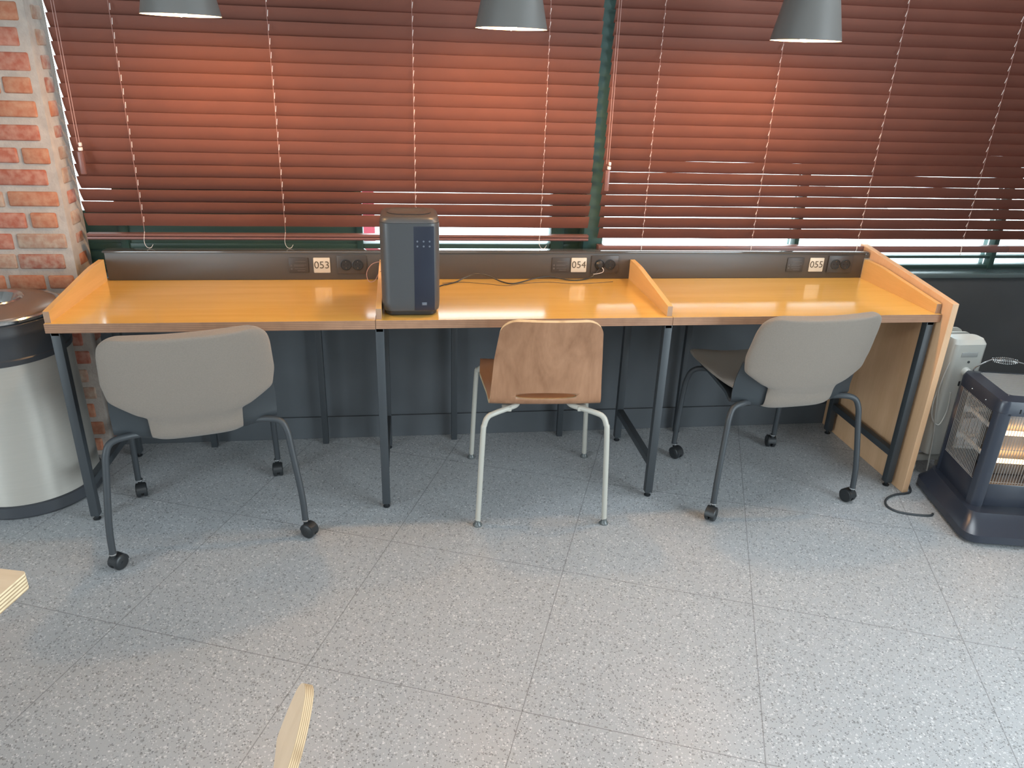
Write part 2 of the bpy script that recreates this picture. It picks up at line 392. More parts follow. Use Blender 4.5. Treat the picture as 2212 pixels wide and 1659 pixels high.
window('window_2', 1.92, RX, [(2.78,2.80),(3.738,3.762),(4.26,4.30)], [(1.92,2.775),(2.805,3.735),(3.765,4.26)], SILL, ZT, [(SILL,.731),(.762,.773),(2.3,ZT)], 'dark framed window behind the right blinds')
struct(MB().box(1.825, 1.905, .606, .69, SILL, ZT+.02, MT['green'], .003).build('trim_2'), 'dark green post between the two windows', 'window post')
# what stands outside
struct(MB().box(-2, 8, .8, 9, -.3, -.25, mat('outdoor_paving', (.5,.5,.5), .8)).build('ground', smooth=False), 'pale paving outside the window', 'ground')
b = MB().box(.2, .93, 2.0, 2.06, .1, 1.35, MT['red']).build('signboard', smooth=False)
tag(b, 'pink red board outside, seen through the gap under the left blind', 'sign')
for px in (.3,.83): MB().box(px-.02, px+.02, 2.01, 2.05, -.25, .1, MT['steel']).build('board_post', parent=b, smooth=False)
MB().box(.2, .93, 1.99, 2.0, .25, .42, MT['white']).build('white_band', parent=b, smooth=False)

# ------------------------------------------------------------------ blinds
def blind(name, label, x0, x1, zlow, zrail, raised, ladders, tassel, gaps, seed, rail_len=None):
    d = .028; h = .047
    rnd = random.Random(seed); root = thing(name, label, 'window blind', (x0, .58, zrail), 0, 'brown red venetian blinds on the windows')
    ox, oy, oz = x0, .58, zrail
    pitch = .0438; b = MB(); k = b.mi(MT['blind']); n = 0
    z = zlow + .0222
    L = x1 - x0
    while z < 2.32:
        jit = rnd.uniform(-.0008,.0008); tl = rnd.uniform(-.0006,.0006)
        nx = 14; ny = 5; grid = []
        wob = [rnd.uniform(-.0006,.0006) for _ in range(nx+1)]
        g = interp(gaps, z); mm = (1.509 - z)/2.94; lo, hi = .004, .05      # how far this slat hangs open
        for _ in range(24):
            d = (lo+hi)/2
            if pitch - math.sqrt(.0525**2-d*d) + mm*d > g: hi = d
            else: lo = d
        h = math.sqrt(.0525**2-d*d)
        for i in range(nx+1):
            x = L*i/nx; col = []
            for q in range(ny):
                t = q/(ny-1)                     # 0 inner top edge, 1 outer bottom edge
                cv = math.sin(PI*t)*.0034        # the slat is slightly bowed
                yy = -d/2 + d*t - cv*.85; zz = h/2 - h*t + cv*.3
                col.append((x, yy, z - oz + zz + jit + tl*(i/nx) + wob[i]))
            grid.append(col)
        for side in (0, .0016):
            vs = [[b.bm.verts.new((p[0], p[1]+side, p[2]-side*.4)) for p in c] for c in grid]
            for i in range(nx):
                for q in range(ny-1):
                    f = b.bm.faces.new((vs[i][q], vs[i][q+1], vs[i+1][q+1], vs[i+1][q])); f.material_index = k
        z += pitch; n += 1
    b.build('slats', parent=root, angle=40, recalc=False)
    b = MB()
    rl = rail_len or L
    if raised:
        b.prism([(-.012,0),(-.017,.005),(-.016,.011),(-.009,.013),(-.016,.015),(-.017,.024),(.010,.024),(.012,0)], 0, rl, 0, MT['blindrail'])
    else:
        b.box(0, rl, -.024, .020, 0, .026, MT['blindrail'], .003)
    b.build('bottom_rail', parent=root, angle=30)
    MB().box(0, L, -.03, .03, 2.33-oz, 2.37-oz, MT['blindrail'], .003).build('head_rail', parent=root)
    for lx in ladders:
        b = MB(); xx = lx - x0
        zb = -.002 if raised else 0
        pts = [(xx, -.0215, zb+.03), (xx+.001, -.0235, .3), (xx, -.0225, 2.33-oz)]
        b.tube(pts, .0007, MT['cordb'], 5)
        z = zlow + .0222
        while z < 2.32:       # white dashes stand in for light through each slat's cord hole
            b.tube([(xx+.004, -d/2-.0015, z-oz+h/2-.006), (xx+.001, -d/2+.002, z-oz+h/2-.026)], .0012, MT['cordw_holelight'], 5)
            z += pitch
        b.tube([(xx, -.0225, zb+.035), (xx-.004, -.03, -.002), (xx+.004, -.034, -.022), (xx+.018, -.034, -.024), (xx+.026, -.032, -.012)] if raised else
               [(xx, -.0225, .03), (xx, -.026, .0), (xx, -.026, -.012)], .0009 if raised else .0018, MT['cordw_holelight'], 6, smooth=6)
        b.build('ladder_cord', parent=root)
    if tassel:
        tx, tz = tassel; xx = tx - x0
        b = MB()
        for s in (-.004, .004): b.tube([(xx+s, -.034, 2.33-oz), (xx+s, -.036, tz+.1-oz)], .0012, MT['cordb'], 5)
        b.build('pull_cord', parent=root)
        t = MB().box(xx-.008, xx+.010, -.046, -.030, tz-oz, tz+.078-oz, MT['blindrail'], .003).build('pull_weight', parent=root)
        b = MB(); b.box(xx-.001, xx+.011, -.048, -.034, tz+.080-oz, tz+.092-oz, MT['cordw_holelight'], .002); b.box(xx+.003, xx+.011, -.048, -.034, tz+.095-oz, tz+.108-oz, MT['cordw_holelight'], .002)
        b.build('cord_clip', parent=t)
    return root
blind('venetian_blind', 'wide brown red blind left of the green post, bottom rail drawn up above the desk', -.050, 1.835, .912, .861, True, [.155,.660,1.149,1.637], (-.012,1.10), [(.90,-.004),(.93,-.002),(.95,.0040),(1.0,.0022),(1.09,.0008),(1.13,-.002),(1.20,-.004),(2.4,-.006)], 3)
blind('venetian_blind', 'brown red blind right of the green post, hanging down to the socket rail', 1.878, 3.708, .869, .819, False, [2.056,2.525,2.995,3.48], (1.885,1.065), [(.86,.0050),(.95,.0032),(1.05,.0016),(1.16,.0007),(1.21,-.001),(1.28,-.003),(2.4,-.006)], 5)
blind('venetian_blind', 'strip of brown red blind cut by the right edge of the photo', 3.7088, 4.28, .869, .819, False, [3.95], (3.745,1.065), [(.86,.0050),(.95,.0032),(1.05,.0016),(1.16,.0007),(1.21,-.001),(1.28,-.003),(2.4,-.006)], 9)

# ------------------------------------------------------------------ desk
desk = thing('study_desk', 'long varnished birch study desk with three bays and black steel legs', 'desk', (0,0,0))
SE = [0, 1.008, 2.016, W3]
for i in range(3):
    x0, x1 = SE[i]+.0008, SE[i+1]-.0008
    b = MB(); z0, z1 = H-.029, H; zz = z0 if i else z0-.0015
    b.prism([(x0,0),(x1,0),(x1,.53),(x0,.53)], zz, z1, 2, MT['desktop'], MT['plyedge'])
    b.build('desktop', parent=desk, smooth=False)
def divider(x0, x1):
    pr = [(.012,H),(.012,H+.036),(.36,H+.0745),(.40,H+.0775),(.499,H+.079),(.499,H)]
    b = MB(); b.prism(pr, x0, x1, 0, MT['divider'], MT['divider'])
    b.bm.faces.ensure_lookup_table(); k = b.mi(MT['plyedge_x'])
    for f in b.bm.faces:
        if abs(f.normal.x) < .5 and f.calc_center_median().y < .02: f.material_index = k
    bm = b.bm
    o = b.build('divider', parent=desk, smooth=False)
    return o
def fix_div(o):
    return o
for x0, x1 in ((0,.018),(1.010,1.028),(1.997,2.015),(3.004,3.022)): divider(x0, x1)
LEGX = [.022, 1.020, 2.008, 2.998]
for i, x in enumerate(LEGX):
    for y0 in (.012, .47):
        if y0 > .4 and i in (1,): pass
        b = MB(); b.box(x-.014, x+.014, y0, y0+.028, .018, H-.032, MT['steel'], .002)
        lg = b.build('leg', parent=desk)
        MB().lathe([(.012,0),(.013,.004),(.007,.007),(.007,.022)], MT['blackpl'], 16, (x, y0+.014, 0)).build('levelling_foot', parent=lg)
    MB().box(x-.013, x+.013, .04, .47, .128, .156, MT['steel'], .002).build('stretcher', parent=desk)
    MB().box(x-.013, x+.013, .012, .498, H-.045, H-.031, MT['steel'], .002).build('top_rail', parent=desk)
MB().box(.03, 2.99, .455, .483, H-.058, H-.031, MT['steel'], .002).build('rear_rail', parent=desk)

# grey metal socket rail behind the desktop
rail = thing('socket_rail', 'long grey metal rail standing behind the desktop carrying sockets and number plates', 'socket rail', (0,.5,0))
ZR = .832
b = MB(); b.box(.022, 3.003, 0, .048, H+.0005, ZR-.004, MT['rail'], .001)
b.build('rail_body', parent=rail, loc=(0,.0005,0))
b = MB(); b.box(.015, 3.018, -.003, .052, ZR-.004, ZR+.003, MT['railtop'], .0025); b.build('cap', parent=rail)
b = MB(); b.box(3.003, 3.022, -.001, .05, ZR-.024, ZR-.004, MT['railtop'], .002); b.build('end_lip', parent=rail)
for x in (.302, .755, 1.298, 1.762, 2.30):
    MB().box(x-.012, x+.012, .035, .062, 0, H-.03, MT['steel'], .002).build('post', parent=rail)

def text_mesh(s, size, name, parent, loc, rot, m, ext=.0006, align='CENTER'):
    cu = D.curves.new(name, 'FONT'); cu.body = s; cu.size = size; cu.extrude = ext; cu.align_x = align; cu.align_y = 'CENTER'; cu.resolution_u = 8
    o = D.objects.new('tmp', cu); COL.objects.link(o); bpy.context.view_layer.update()
    me = D.meshes.new_from_object(o.evaluated_get(bpy.context.evaluated_depsgraph_get()))
    D.objects.remove(o); me.materials.clear(); me.materials.append(m)
    t = D.objects.new(name, me); COL.objects.link(t); t.location = loc; t.rotation_euler = rot
    if parent: t.parent = parent
    return t
YF = .4995
bays = [('053', .793, .708, .905, 'left bay'), ('054', 1.788, 1.715, 1.893, 'middle bay'), ('055', 2.793, 2.70, 2.898, 'right bay')]
for num, xn, xt, xs, bay in bays:
    p = thing('number_plate', f'cream plate reading {num} on the socket rail above the {bay}', 'number plate', (xn, YF, .782), 0, 'bay number plates')
    MB().box(-.031, .031, -.003, 0, -.029, .029, MT['plate'], .0028).build('plate', parent=p)
    text_mesh(num, .039, 'numerals', p, (0, -.0034, 0), (PI/2, 0, 0), MT['ink'])
    s = thing('power_socket', f'black double power socket on the rail above the {bay}', 'power socket', (xs, YF, .784), 0, 'double power sockets')
    MB().box(-.055, .055, -.005, 0, -.036, .036, MT['socket'], .002).build('socket_plate', parent=s)
    for dx in (-.022, .022):
        b = MB(); b.lathe([(.0215,-.005),(.0215,-.0072),(.0195,-.0078),(.0185,-.0055),(.0001,-.0055)], MT['blackpl'], 28, (dx,0,0), 'Y')
        ou = b.build('outlet', parent=s)
        b = MB()
        for sx in (-.0075, .0075): b.lathe([(.0022,-.0056),(.0022,-.0062),(.0001,-.0062)], MT['slot'], 10, (dx+sx,0,0), 'Y')
        b.lathe([(.0012,-.006),(.0012,-.0068),(.0001,-.0068)], MT['chrome'], 8, (dx,0,.012), 'Y'); b.lathe([(.0012,-.006),(.0012,-.0068),(.0001,-.0068)], MT['chrome'], 8, (dx,0,-.012), 'Y')
        b.build('pin_holes', parent=ou)
    n = thing('notice_plate', f'dark notice plate with faint lines above the {bay}', 'notice', (xt, YF, .782), 0, 'dark notice plates')
    MB().box(-.036, .036, -.0025, 0, -.029, .029, MT['notice'], .0015).build('plate', parent=n)
    b = MB()
    for (zz, xa, xb) in ((.014,-.014,.026),(.001,-.018,.028),(-.003,-.018,.020),(-.013,-.016,.024),(-.021,-.006,.022)):
        b.box(xa, xb, -.0031, -.0024, zz-.0012, zz+.0012, MT['noticetxt'])
    for zz in (-.001, -.014): b.lathe([(.0036,-.0024),(.0036,-.0031),(.0024,-.0031)], MT['noticetxt'], 16, (-.027,0,zz), 'Y')
    b.build('printed_lines', parent=n, smooth=False)

# plywood end panel
o = MB().prism([(-.037,0),(-.037,.775),(.566,.852),(.586,.852),(.586,0)], 3.028, 3.052, 0, MT['endpanel'])
o = o.build('end_panel', smooth=False); tag(o, 'tall birch plywood panel with sloping top closing the right end of the desk', 'side panel')
md = o.modifiers.new('bev', 'BEVEL'); md.width = .002; md.segments = 2

# ------------------------------------------------------------------ chairs
def surf_rows(prof, widths, cross, nrow, nu, r0=.03, r1=.03):
    """prof: centre line (y,z); widths along it; cross(u,s)->(dy,dz); corner radii at both ends"""
    P = catmull([Vector((0,y,z)) for y, z in prof], 10)
    Ls = [0]
    for a, b_ in zip(P, P[1:]): Ls.append(Ls[-1] + (b_-a).length)
    T = Ls[-1]; rows = []
    ss = sorted(set([i/nrow for i in range(nrow+1)] + [min(r0/T*(1-math.cos(a*PI/16)), .5) for a in range(0,9)] + [max(1-r1/T*(1-math.cos(a*PI/16)), .5) for a in range(0,9)]))
    out = []
    for s in ss:
        if not out or s - out[-1] > 1e-4: out.append(s)
    for s in out:
        d = s*T
        i = max(k for k in range(len(Ls)) if Ls[k] <= d + 1e-9); i = min(i, len(P)-2)
        p = P[i].lerp(P[i+1], (d-Ls[i])/(Ls[i+1]-Ls[i]))
        w_ = interp(widths, s)
        if d < r0: w_ -= r0 - math.sqrt(max(0, r0*r0-(r0-d)**2))
        if T-d < r1: w_ -= r1 - math.sqrt(max(0, r1*r1-(r1-(T-d))**2))
        row = []
        for j in range(nu+1):
            u = j/nu*2-1; dy, dz = cross(u*w_, s)
            row.append((u*w_, p.y+dy, p.z+dz))
        rows.append(row)
    return rows

def wood_chair(label, loc, rz):
    t = thing('plywood_chair', label, 'chair', loc, rz, 'bent plywood chairs')
    # one bent sheet of plywood: seat, tight bend, back
    prof = [(.262,.412),(.235,.436),(.16,.447),(.03,.442),(-.09,.438),(-.150,.438),(-.176,.446),(-.190,.468),(-.2,.52),(-.222,.60),(-.252,.69),(-.284,.772)]
    wd = [(0,.205),(.25,.215),(.45,.196),(.55,.192),(.8,.178),(1,.160)]
    def cr(x, s):
        if s > .6: return ((x/.18)**2*.022*min(1,(s-.6)*5), 0)
        return (0, (x/.2)**2*.004)
    rows = surf_rows(prof, wd, cr, 54, 22, .05, .055)
    b = MB(); b.sheet(rows, 22, .0115, MT['seatwood'], MT['plyedge_uv'], MT['veneer'])
    b.bm.faces.ensure_lookup_table(); kv = b.mi(MT['veneer']); ks = b.mi(MT['seatwood'])
    bmesh.ops.recalc_face_normals(b.bm, faces=b.bm.faces)
    kf = b.mi(MT['backface'])
    for f in b.bm.faces:
        if f.material_index in (kv, ks):
            f.material_index = kv if f.normal.z < -.2 or f.normal.y < -.5 else (kf if f.calc_center_median().z > .55 else ks)
    sh = b.build('shell', parent=t, angle=40, recalc=False)
    # hand hold cut through the bottom of the back
    cut = MB(); pts = []
    for k in range(32):
        a = 2*PI*k/32; pts.append((.104*math.copysign(abs(math.cos(a))**.8, math.cos(a)), .478+.0125*math.copysign(abs(math.sin(a))**.9, math.sin(a))))
    cut.prism(pts, -.26, -.15, 1, MT['plyedge_uv']); co = cut.build('cut')
    md = sh.modifiers.new('slot', 'BOOLEAN'); md.object = co; md.operation = 'DIFFERENCE'; md.solver = 'EXACT'
    sh.parent = None; bpy.context.view_layer.update()
    me = D.meshes.new_from_object(sh.evaluated_get(bpy.context.evaluated_depsgraph_get()))
    sh.modifiers.clear(); sh.data = me; sh.parent = t; D.objects.remove(co)
    for sx in (-1, 1):
        b = MB(); b.tube([(sx*.226,-.247,.018),(sx*.213,-.232,.34),(sx*.208,-.226,.385),(sx*.196,-.218,.411),(sx*.168,-.205,.421),(sx*.10,-.155,.424),(sx*.09,-.12,.424)], .0095, MT['whitemet'], 14, smooth=8)
        l = b.build('leg', parent=t)
        MB().lathe([(.0165,0),(.0165,.004),(.010,.012),(.009,.022)], MT['clearpl'], 20, (sx*.2265,-.2475,0)).build('foot_cap', parent=l)
        b = MB(); b.tube([(sx*.236,.247,.018),(sx*.222,.236,.36),(sx*.214,.228,.40),(sx*.196,.214,.418),(sx*.165,.19,.422),(sx*.10,.12,.424)], .0095, MT['whitemet'], 14, smooth=8)
        l = b.build('leg', parent=t)
        MB().lathe([(.0165,0),(.0165,.004),(.010,.012),(.009,.022)], MT['clearpl'], 20, (sx*.2365,.2475,0)).build('foot_cap', parent=l)
        MB().box(sx*.13-.016, sx*.13+.016, -.185, -.155, .414, .4305, MT['whitemet'], .003).build('mounting_bracket', parent=t)
        MB().box(sx*.13-.016, sx*.13+.016, .135, .165, .414, .4345, MT['whitemet'], .003).build('mounting_bracket', parent=t)
        MB().tube([(sx*.095,-.13,.424),(sx*.095,.14,.424)], .0095, MT['whitemet'], 12).build('seat_rail', parent=t)
    return t
wood_chair('bent plywood chair with white tube legs and a slotted back, at the middle bay', (1.581,.112,0), math.radians(-3.2))
wood_chair('plywood chair cut by the bottom edge of the photo, backrest seen from above', (.697,-1.700,0), math.radians(82))

def task_chair(label, loc, rz, casters):
    t = thing('task_chair', label, 'chair', loc, rz, 'beige fabric chairs on castors')
    # upholstered back with a neck that curls under the shell
    prof = [(-.140,.412),(-.176,.415),(-.199,.434),(-.211,.487),(-.236,.56),(-.255,.63),(-.276,.71),(-.294,.778)]
    def wfun(s):
        return interp([(0,.130),(.20,.134),(.335,.136),(.345,.160),(.47,.233),(.62,.243),(.85,.236),(1,.222)], s)
    tbl = [(i/60, wfun(i/60)) for i in range(61)]
    def cb(x, s): return ((x/.24)**2*.052*min(1, .35+s*1.2), -(x/.24)**2*.002)
    rows = surf_rows(prof, tbl, cb, 34, 20, .035, .045)
    def th(i, u):
        e = max(abs(u)**6, max(0, 1-i/.06)**2, max(0, (i-.93)/.07)**2)
        return .040 - .022*min(1, e) - .018*min(1, max(0, (.40-i)/.08))
    b = MB(); b.sheet(rows, 20, th, MT['fabric'])
    b.build('backrest', parent=t, angle=80, sub=1)
    # dark plastic bucket
    prof = [(.235,.432),(.16,.428),(.05,.418),(-.06,.404),(-.125,.394),(-.168,.405),(-.192,.440),(-.204,.50),(-.216,.56),(-.230,.61)]
    def cs(x, s):
        u = x/.235; k = min(1, max(0, (s-.55)/.2))
        return (u*u*.052*k, u*u*(.048*(1-k)+.0*k))
    rows = surf_rows(prof, [(0,.205),(.2,.226),(.5,.236),(.7,.238),(.85,.238),(1,.228)], cs, 30, 20, .05, .03)
    b = MB(); b.sheet(rows, 20, .010, MT['plastic']); b.build('shell', parent=t, angle=60)
    # seat cushion
    prof = [(.262,.438),(.235,.452),(.15,.452),(.03,.446),(-.08,.444),(-.150,.452)]
    def c2(x, s): return (0, (x/.235)**2*.030)
    rows = surf_rows(prof, [(0,.215),(.25,.240),(.6,.240),(1,.226)], c2, 16, 20, .05, .03)
    b = MB(); b.sheet(rows, 20, lambda i, u: .028 - .016*max(abs(u)**6, (2*i-1)**8), MT['fabric']); b.build('seat', parent=t, angle=80, sub=1)
    for k, (fx, fy, ang) in enumerate(casters):
        sx = 1 if fx > 0 else -1; rear = fy < 0
        if rear: pts = [(fx-.004*sx,fy+.008,.064),(fx-.008*sx,fy+.014,.16),(fx-.026*sx,fy+.034,.33),(fx-.034*sx,fy+.042,.39),(fx-.052*sx,fy+.052,.422),(sx*.20,fy+.065,.430),(sx*.14,fy+.095,.418)]
        else: pts = [(fx,fy-.002,.064),(fx-.006*sx,fy-.012,.30),(fx-.014*sx,fy-.024,.38),(fx-.032*sx,fy-.04,.412),(sx*.17,fy-.06,.420),(sx*.10,fy-.09,.414)]
        l = MB().tube(pts, .0105, MT['steel'], 14, smooth=8).build('leg', parent=t)
        c = D.objects.new('caster', None); COL.objects.link(c); c.parent = t; c.location = (fx-.004*sx, fy+.008 if rear else fy-.002, 0); c.rotation_euler = (0,0,ang-rz); c.empty_display_size = .02
        b = MB()     # hood and stem
        b.tube([(0,0,.044),(0,0,.070)], .0075, MT['blackpl'], 12)
        pr = [(-.013+.027*math.cos(a), .026+.0275*math.sin(a)) for a in (PI*j/12 for j in range(13))]
        pi_ = [(-.013+.023*math.cos(a), .026+.0235*math.sin(a)) for a in (PI*j/12 for j in range(12,-1,-1))]
        b.prism(pr+pi_, -.016, .016, 0, MT['blackpl']); b.tube([(-.020,-.013,.026),(.020,-.013,.026)], .004, MT['blackpl'], 10)
        b.build('hood', parent=c, angle=40)
        b = MB(); b.tube([(0,0,.060),(0,0,.0645)], .0115, MT['chrome'], 14); b.build('collar', parent=c)
        for s in (-1, 1):
            MB().lathe([(.0001,.0),(.018,0),(.0235,.002),(.026,.005),(.026,.013),(.024,.0155),(.0001,.0155)], MT['blackpl'], 28, (.0035*s if s > 0 else -.0035-.0155,-.013,.026), 'X').build('wheel', parent=c)
    return t
CH1 = math.radians(14); CH2 = math.radians(6)
task_chair('beige fabric chair on black castors turned away, at the left bay', (.415,.015,0), CH1, [(-.298,-.236,math.radians(150)),(.296,-.234,math.radians(60)),(-.246,.232,math.radians(20)),(.246,.234,math.radians(10))])
task_chair('beige fabric chair on black castors at the right bay beside the end panel', (2.465,.112,0), CH2, [(-.296,-.236,math.radians(-40)),(.294,-.236,math.radians(200)),(-.235,.236,math.radians(30)),(.235,.236,math.radians(170))])

# ------------------------------------------------------------------ table corner at the left edge
tb = thing('plywood_table', 'birch plywood table whose corner pokes in at the left edge of the photo', 'table', (.499,-1.278,0), math.radians(-14.5))
b = MB(); r = .006
pts = [(-1.1,0),(-r,0),(-.002,-.002),(0,-r),(0,-.75),(-1.1,-.75)]
b.prism(pts, .700, .730, 2, MT['tabletop'], MT['tableedge']); b.build('tabletop', parent=tb, smooth=False)
for (x, y) in ((-.09,-.09),(-1.02,-.09),(-.09,-.66),(-1.02,-.66)):
    MB().tube([(x,y,0),(x,y,.70)], .018, MT['steel'], 16).build('leg', parent=tb)

# ------------------------------------------------------------------ waste bin
bn = thing('waste_bin', 'round steel waste bin with dark lid by the brick pier left of the desk', 'waste bin', (-.27,.26,0))
MB().lathe([(.200,0),(.221,.003),(.226,.010),(.224,.048),(.218,.052)], MT['bindark'], 72).build('base_ring', parent=bn)
MB().lathe([(.2175,.048),(.2165,.052),(.2085,.555),(.2075,.56)], MT['brushed'], 72, cap=False).build('body', parent=bn)
MB().lathe([(.2075,.553),(.212,.556),(.213,.572),(.209,.576),(.2095,.60),(.2085,.64),(.210,.646),(.210,.66),(.205,.668),(.205,.684),(.198,.690)], MT['bindark'], 72, cap=False).build('collar', parent=bn)
MB().lathe([(.198,.688),(.206,.692),(.207,.700),(.203,.705),(.193,.704),(.186,.699)], MT['chrome'], 72, cap=False).build('rim', parent=bn)
ld = MB().lathe([(.192,.690),(.188,.706),(.175,.716),(.12,.728),(.095,.731),(.085,.726)], MT['binlid'], 72, cap=False).build('lid', parent=bn)
MB().lathe([(.098,.730),(.094,.735),(.080,.731),(.062,.708),(.058,.70)], MT['chrome'], 60, cap=False).build('funnel', parent=ld)
MB().lathe([(.10,.69),(.0001,.69)], MT['slot'], 48, cap=False).build('bin_inside', parent=bn)

# ------------------------------------------------------------------ air purifier
ap = thing('air_purifier', 'tall graphite box appliance with touch panel standing on the desk', 'appliance', (1.1245,.135,H))
def rrect(w_, d_, r, n=7):
    out = []
    for cx, cy, a0 in ((w_/2-r,d_/2-r,0),(-w_/2+r,d_/2-r,PI/2),(-w_/2+r,-d_/2+r,PI),(w_/2-r,-d_/2+r,3*PI/2)):
        for k in range(n+1):
            a = a0+PI/2*k/n; out.append((cx+r*math.cos(a), cy+r*math.sin(a)))
    return out
def loft(sections, m, mb=None, capb=True, capt=True):
    b = mb or MB(); k = b.mi(m); rings = [[b.bm.verts.new((x,y,z)) for x, y in o] for o, z in sections]
    n = len(rings[0])
    for a, c in zip(rings, rings[1:]):
        for j in range(n):
            f = b.bm.faces.new((a[j],a[(j+1)%n],c[(j+1)%n],c[j])); f.material_index = k
    if capb: b.bm.faces.new(rings[0][::-1]).material_index = k
    if capt: b.bm.faces.new(rings[-1]).material_index = k
    return b
AW, AD = .190, .200
loft([(rrect(.155,.165,.02),.0),(rrect(.168,.178,.025),.006),(rrect(.172,.182,.03),.016)], MT['blackpl']).build('foot_plinth', parent=ap)
loft([(rrect(.172,.180,.03),.014),(rrect(AW-.006,AD-.006,.034),.020),(rrect(AW-.002,AD-.002,.036),.03),(rrect(AW,AD,.036),.05),(rrect(AW,AD,.036),.308)], MT['purif']).build('body', parent=ap)
lidp = loft([(rrect(AW-.004,AD-.004,.035),.307),(rrect(AW-.002,AD-.002,.035),.310),(rrect(AW-.008,AD-.008,.034),.319),(rrect(AW-.020,AD-.020,.03),.325),(rrect(AW-.035,AD-.035,.028),.327)], MT['purif']).build('lid', parent=ap)
b = MB(); loft([(rrect(.140,.10,.048,9),.3265),(rrect(.144,.104,.05,9),.3295),(rrect(.134,.094,.045,9),.3300),(rrect(.126,.086,.04,9),.3280)], MT['purif'], b).build('grip_recess', parent=lidp)
pn = MB().box(.012, .078, -.1008, -.0975, .022, .300, MT['purifpanel'], .001).build('touch_panel', parent=ap)
b = MB()
for iz in (.252,.236):
    for ix in (.024,.044,.063): b.lathe([(.0030,-.1008),(.0030,-.1012),(.0016,-.1012)], MT['icon'], 14, (ix,0,iz), 'Y')
b.build('touch_icons', parent=pn)
b = MB(); b.box(.036, .052, -.1013, -.1006, .040, .050, MT['icon'], .0006); b.build('maker_badge', parent=pn)

def cord(name, label, pts, r, m, smooth=10, group=None, cat='cable'):
    o = MB().tube(pts, r, m, 8, smooth=smooth).build(name)
    return tag(o, label, cat, group)
HD = H+.0035
cord('power_cable', 'black appliance cable wandering along the back of the desktop', [(1.10,.236,H+.03),(1.15,.27,HD+.004),(1.24,.40,HD),(1.262,.417,HD),(1.30,.445,HD+.002),(1.335,.462,H+.018),(1.375,.47,H+.029),(1.42,.468,H+.024),(1.47,.45,H+.006),(1.505,.424,HD),(1.54,.435,HD),(1.60,.465,H+.010),(1.66,.478,H+.016),(1.71,.478,H+.008),(1.75,.470,HD),(1.80,.475,HD),(1.84,.482,H+.012),(1.868,.484,H+.040),(1.872,.4845,H+.0595)], .0024, MT['blackpl'])
cord('thin_cable', 'thin dark cable lying in front of the thicker cable on the desktop', [(1.245,.44,H+.0017),(1.32,.452,H+.0017),(1.42,.425,H+.0017),(1.49,.40,H+.0017),(1.56,.43,H+.0017),(1.66,.448,H+.0017),(1.75,.425,H+.0017),(1.85,.435,H+.0017),(1.92,.452,H+.0017)], .0009, MT['socket'])
cord('cord_loop', 'thin dark cord looping over the divider left of the graphite appliance', [(1.065,.245,H+.10),(1.04,.30,H+.115),(1.015,.36,H+.105),(.985,.38,H+.09),(.966,.38,H+.060),(.972,.37,H+.030),(.995,.36,H+.035),(1.019,.34,H+.0755),(1.045,.30,H+.05),(1.065,.245,H+.03)], .0012, MT['cordb'])
# plug in the 054 socket
pg = MB().lathe([(.0165,-.0058),(.0165,-.011),(.013,-.0145),(.009,-.020),(.0001,-.020)], MT['blackpl'], 24, (1.871,YF,.784), 'Y').build('power_plug')
tag(pg, 'round black plug pushed into the left outlet beside the 054 plate', 'plug')
cord('charger_lead', 'short pale lead dangling under the left outlet beside the 054 plate', [(1.878,.478,.776),(1.884,.474,.768),(1.880,.474,.758),(1.864,.478,.752),(1.846,.484,.748)], .0011, MT['cordw_holelight'])

# ------------------------------------------------------------------ pendant lamps
LAMPS = [(.493, 'grey cone pendant lamp above the left bay'), (1.442, 'grey cone pendant lamp above the middle bay'), (2.387, 'grey cone pendant lamp above the right bay')]
lamp0 = None
LY, LZ = .12, 1.604

def pendant(x, label):
    t = thing('pendant_lamp', label, 'pendant lamp', (x, LY, LZ), 0, 'pendant lamps over the desk')
    b = MB(); b.lathe([(.109,0),(.1085,.003),(.0845,.115),(.070,.165),(.045,.182),(.012,.186)], MT['shade'], 64, cap=False)
    b.lathe([(.109,0),(.1075,.0005),(.0828,.113),(.068,.160),(.044,.178),(.012,.182)], MT['shadein'], 64, cap=False)
    b.build('shade', parent=t, recalc=False, angle=50)
    b = MB(); b.lathe([(.0001,-.004),(.014,.001),(.024,.010),(.028,.022),(.026,.036),(.018,.058),(.014,.08)], MT['bulb'], 16); b.build('bulb', parent=t)
    MB().lathe([(.014,.078),(.018,.08),(.018,.13),(.012,.15),(.012,.184)], MT['shade'], 24).build('lamp_holder', parent=t)
    MB().tube([(0,0,.184),(0,0,2.70-LZ-.02)], .003, MT['blackpl'], 8).build('cord', parent=t)
    MB().lathe([(.045,2.70-LZ-.022),(.05,2.70-LZ-.018),(.05,2.70-LZ)], MT['shade'], 32).build('ceiling_rose', parent=t)
    return t
for x, lab in LAMPS: pendant(x, lab)

# ------------------------------------------------------------------ quartz heater
ht = thing('quartz_heater', 'black box quartz heater with glowing tubes on the floor at the right edge', 'heater', (3.109,-.279,0), math.atan2(-.216,.976))
S = .30
ZB, ZTp = .085, .505
loft([([(x+S/2-.0, y+S/2-.045) for x, y in rrect(S+.10,S+.15,.05)],.012),([(x+S/2, y+S/2-.045) for x, y in rrect(S+.10,S+.15,.05)],.04),([(x+S/2, y+S/2-.03) for x, y in rrect(S+.05,S+.09,.04)],.062),([(x+S/2, y+S/2-.02) for x, y in rrect(S+.03,S+.05,.04)],.09)], MT['heat']).build('base', parent=ht)
for cx, cy in ((.0,-.03),(S,-.03),(.0,S),(S,S)):
    MB().lathe([(.0001,-.012),(.012,-.012),(.012,.012),(.0001,.012)], MT['blackpl'], 20, (cx,cy,.012), 'X').build('wheel', parent=ht)
